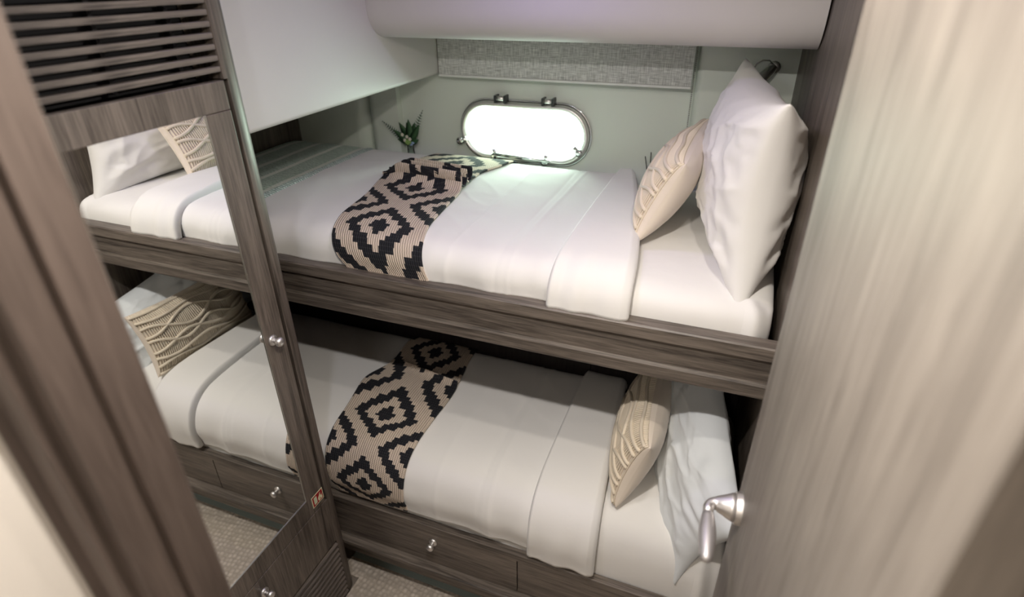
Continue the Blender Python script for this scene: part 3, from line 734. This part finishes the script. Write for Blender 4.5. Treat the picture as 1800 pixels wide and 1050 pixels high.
# ------------------------------------------------------------------ posy in a glass
VX, VY, VZ = -1.2015, 1.993, 1.0165
pl_ = thing('flower_posy', 'small posy of fern and pale flowers in a glass on the shelf', 'plant', (VX, VY, VZ))
lathe('glass', [(0, .015), (.002, .018), (.034, .018), (.068, .0137), (.089, .0137), (.091, .015)], (VX, VY, VZ), (0, 0, 1), thinglass('vase_glass', (.8, .86, .84)), pl_)
def frond(tip, mid, n):
    b0 = Vector((VX, VY, VZ+.08)); pts = []
    for i in range(n+1):
        t = i/n; pts.append((1-t)**2*b0+2*t*(1-t)*Vector(mid)+t*t*Vector(tip))
    parts = [tube_vf(pts, .0008, 5)]
    for i in range(2, n+1):
        t = i/n; d = (pts[i]-pts[i-1]).normalized(); sd = d.cross(Vector((0, 1, 0))).normalized(); ln = .0150*math.sin(PI*min(1, t*.92+.12))**.8+.002
        for s in (-1, 1):
            e = pts[i]+sd*s*ln+d*ln*.35; wv = d*.0016
            q = [tuple(pts[i]-wv), tuple((pts[i]+e)/2-wv*1.1+Vector((0, -.001, 0))), tuple(e), tuple((pts[i]+e)/2+wv*.9+Vector((0, -.001, 0))), tuple(pts[i]+wv)]
            q2 = [(a_, b__+.0006, c_) for a_, b__, c_ in q]
            parts.append((q+q2, [(0, 1, 2, 3, 4), (9, 8, 7, 6, 5)]+[(k, (k+1) % 5, 5+(k+1) % 5, 5+k) for k in range(5)]))
    joined('fern_frond', parts, FERN, pl_)
frond((-1.313, 1.986, 1.192), (-1.248, 1.989, 1.147), 16)
frond((-1.131, 1.986, 1.244), (-1.174, 1.989, 1.170), 15)
def leaf(ang, ln, wd_, y=0, z=.097, lean=0):
    ln *= 1.35; wd_ *= 1.3
    b0 = Vector((VX, VY+y, VZ+z)); d = Vector((math.sin(ang), lean, math.cos(ang))).normalized(); s = d.cross(Vector((0, 1, 0))).normalized(); n_ = d.cross(s)
    vs = []
    for i in range(9):
        t = i/8; w_ = wd_*math.sin(PI*t**.8)+.0004
        for k, (q, up) in enumerate(((-1, 0), (0, -.3), (1, 0), (0, -.12))):
            vs.append(tuple(b0+d*ln*t+s*q*w_+n_*(up*w_+.25*ln*t*t*.5)))
    link('leaf', vs, grid_faces(9, 4, False, True)+[(0, 3, 2, 1), (32, 33, 34, 35)], LEAF, pl_, True)
for a_, l_, w_, y_ in ((-.85, .060, .010, -.008), (-.45, .066, .012, .004), (-.12, .060, .011, .010), (.10, .072, .013, -.004), (.35, .066, .012, .006), (.62, .074, .010, -.006), (1.15, .040, .009, -.01), (-1.3, .040, .009, .0)): leaf(a_, l_, w_, y_)
joined('lime_bloom', [sphere_vf((VX+.002+.007*math.cos(k*2.4), VY-.020, VZ+.107+.006*math.sin(k*2.4)), .0074, 8, 5) for k in range(5)], MOSS, pl_, True)
for (dx, dz) in ((-.018, .1345), (.014, .120), (.002, .128), (-.009, .114)):
    joined('small_bloom', [sphere_vf((VX+dx+.004*math.cos(k*1.257), VY-.024, VZ+dz+.004*math.sin(k*1.257)), .0032, 7, 4) for k in range(5)], PETAL, pl_, True)
joined('blue_petal', [sphere_vf((VX+.018, VY-.014, VZ+.103), .009, 8, 5, (1, .3, .55)), sphere_vf((VX+.011, VY-.014, VZ+.096), .008, 8, 5, (1, .3, .6))], BLUEP, pl_, True)

# ------------------------------------------------------------------ reed diffuser behind the duvet
rd = thing('reed_diffuser', 'black reeds of a small diffuser behind the upper cushion', 'diffuser', (-.2645, 1.993, 1.0165))
lathe('bottle', [(0, .018), (.002, .020), (.036, .020), (.044, .010), (.056, .009), (.057, .010)], (-.2645, 1.993, 1.0165), (0, 0, 1), plain('dark_bottle', (.02, .02, .022), .15), rd)
for (tx, tz, ty) in ((-.287, 1.146, 1.989), (-.270, 1.160, 1.996), (-.245, 1.147, 1.992)):
    tube('reed', [(-.2645, 1.993, 1.035), (tx, ty, tz)], .0017, BLACK, rd, 6)

# ------------------------------------------------------------------ rug and downlights
rg = thing('carpet_rug', 'beige loop-pile carpet runner with a grey-green bound edge', 'carpet', (-.4, .5, FL))
prism('pile', [(-.9455, -.3), (.145, -.3), (.145, 1.0335), (-1.015, 1.0335), (-1.015, .972), (-.9455, .972)], 'Z', FL+.0005, FL+.010, CARPET, rg)
box('bound_edge', (-1.015, 1.034, FL+.0005), (.145, 1.070, FL+.009), BINDING, rg, .002)
dl = None
for (x_, y_) in ((-.22, LY1), (-.62, LY1), (-.50, LY3), (-.02, LY2), (-.1, -.55)):
    t = thing('ceiling_light', {(-.22, LY1): 'round recessed ceiling light nearest the open door', (-.62, LY1): 'round recessed ceiling light nearest the wardrobe', (-.50, LY3): 'round recessed ceiling light above the left of the bunks', (-.02, LY2): 'round recessed ceiling light above the right of the bunks', (-.1, -.55): 'round recessed ceiling light in the passage'}[(x_, y_)], 'light', (x_, y_, CEIL-.012), 'recessed ceiling lights')
    lathe('trim_ring', [(0, .036), (.002, .040), (.012, .040)], (x_, y_, CEIL-.012), (0, 0, 1), SATIN, t)
    lathe('lens', [(0, .030), (.001, .031), (.002, .031)], (x_, y_, CEIL-.0145), (0, 0, 1), LAMPGLOW, t)

for o in bpy.data.objects:
    if '_w' in o: del o['_w']
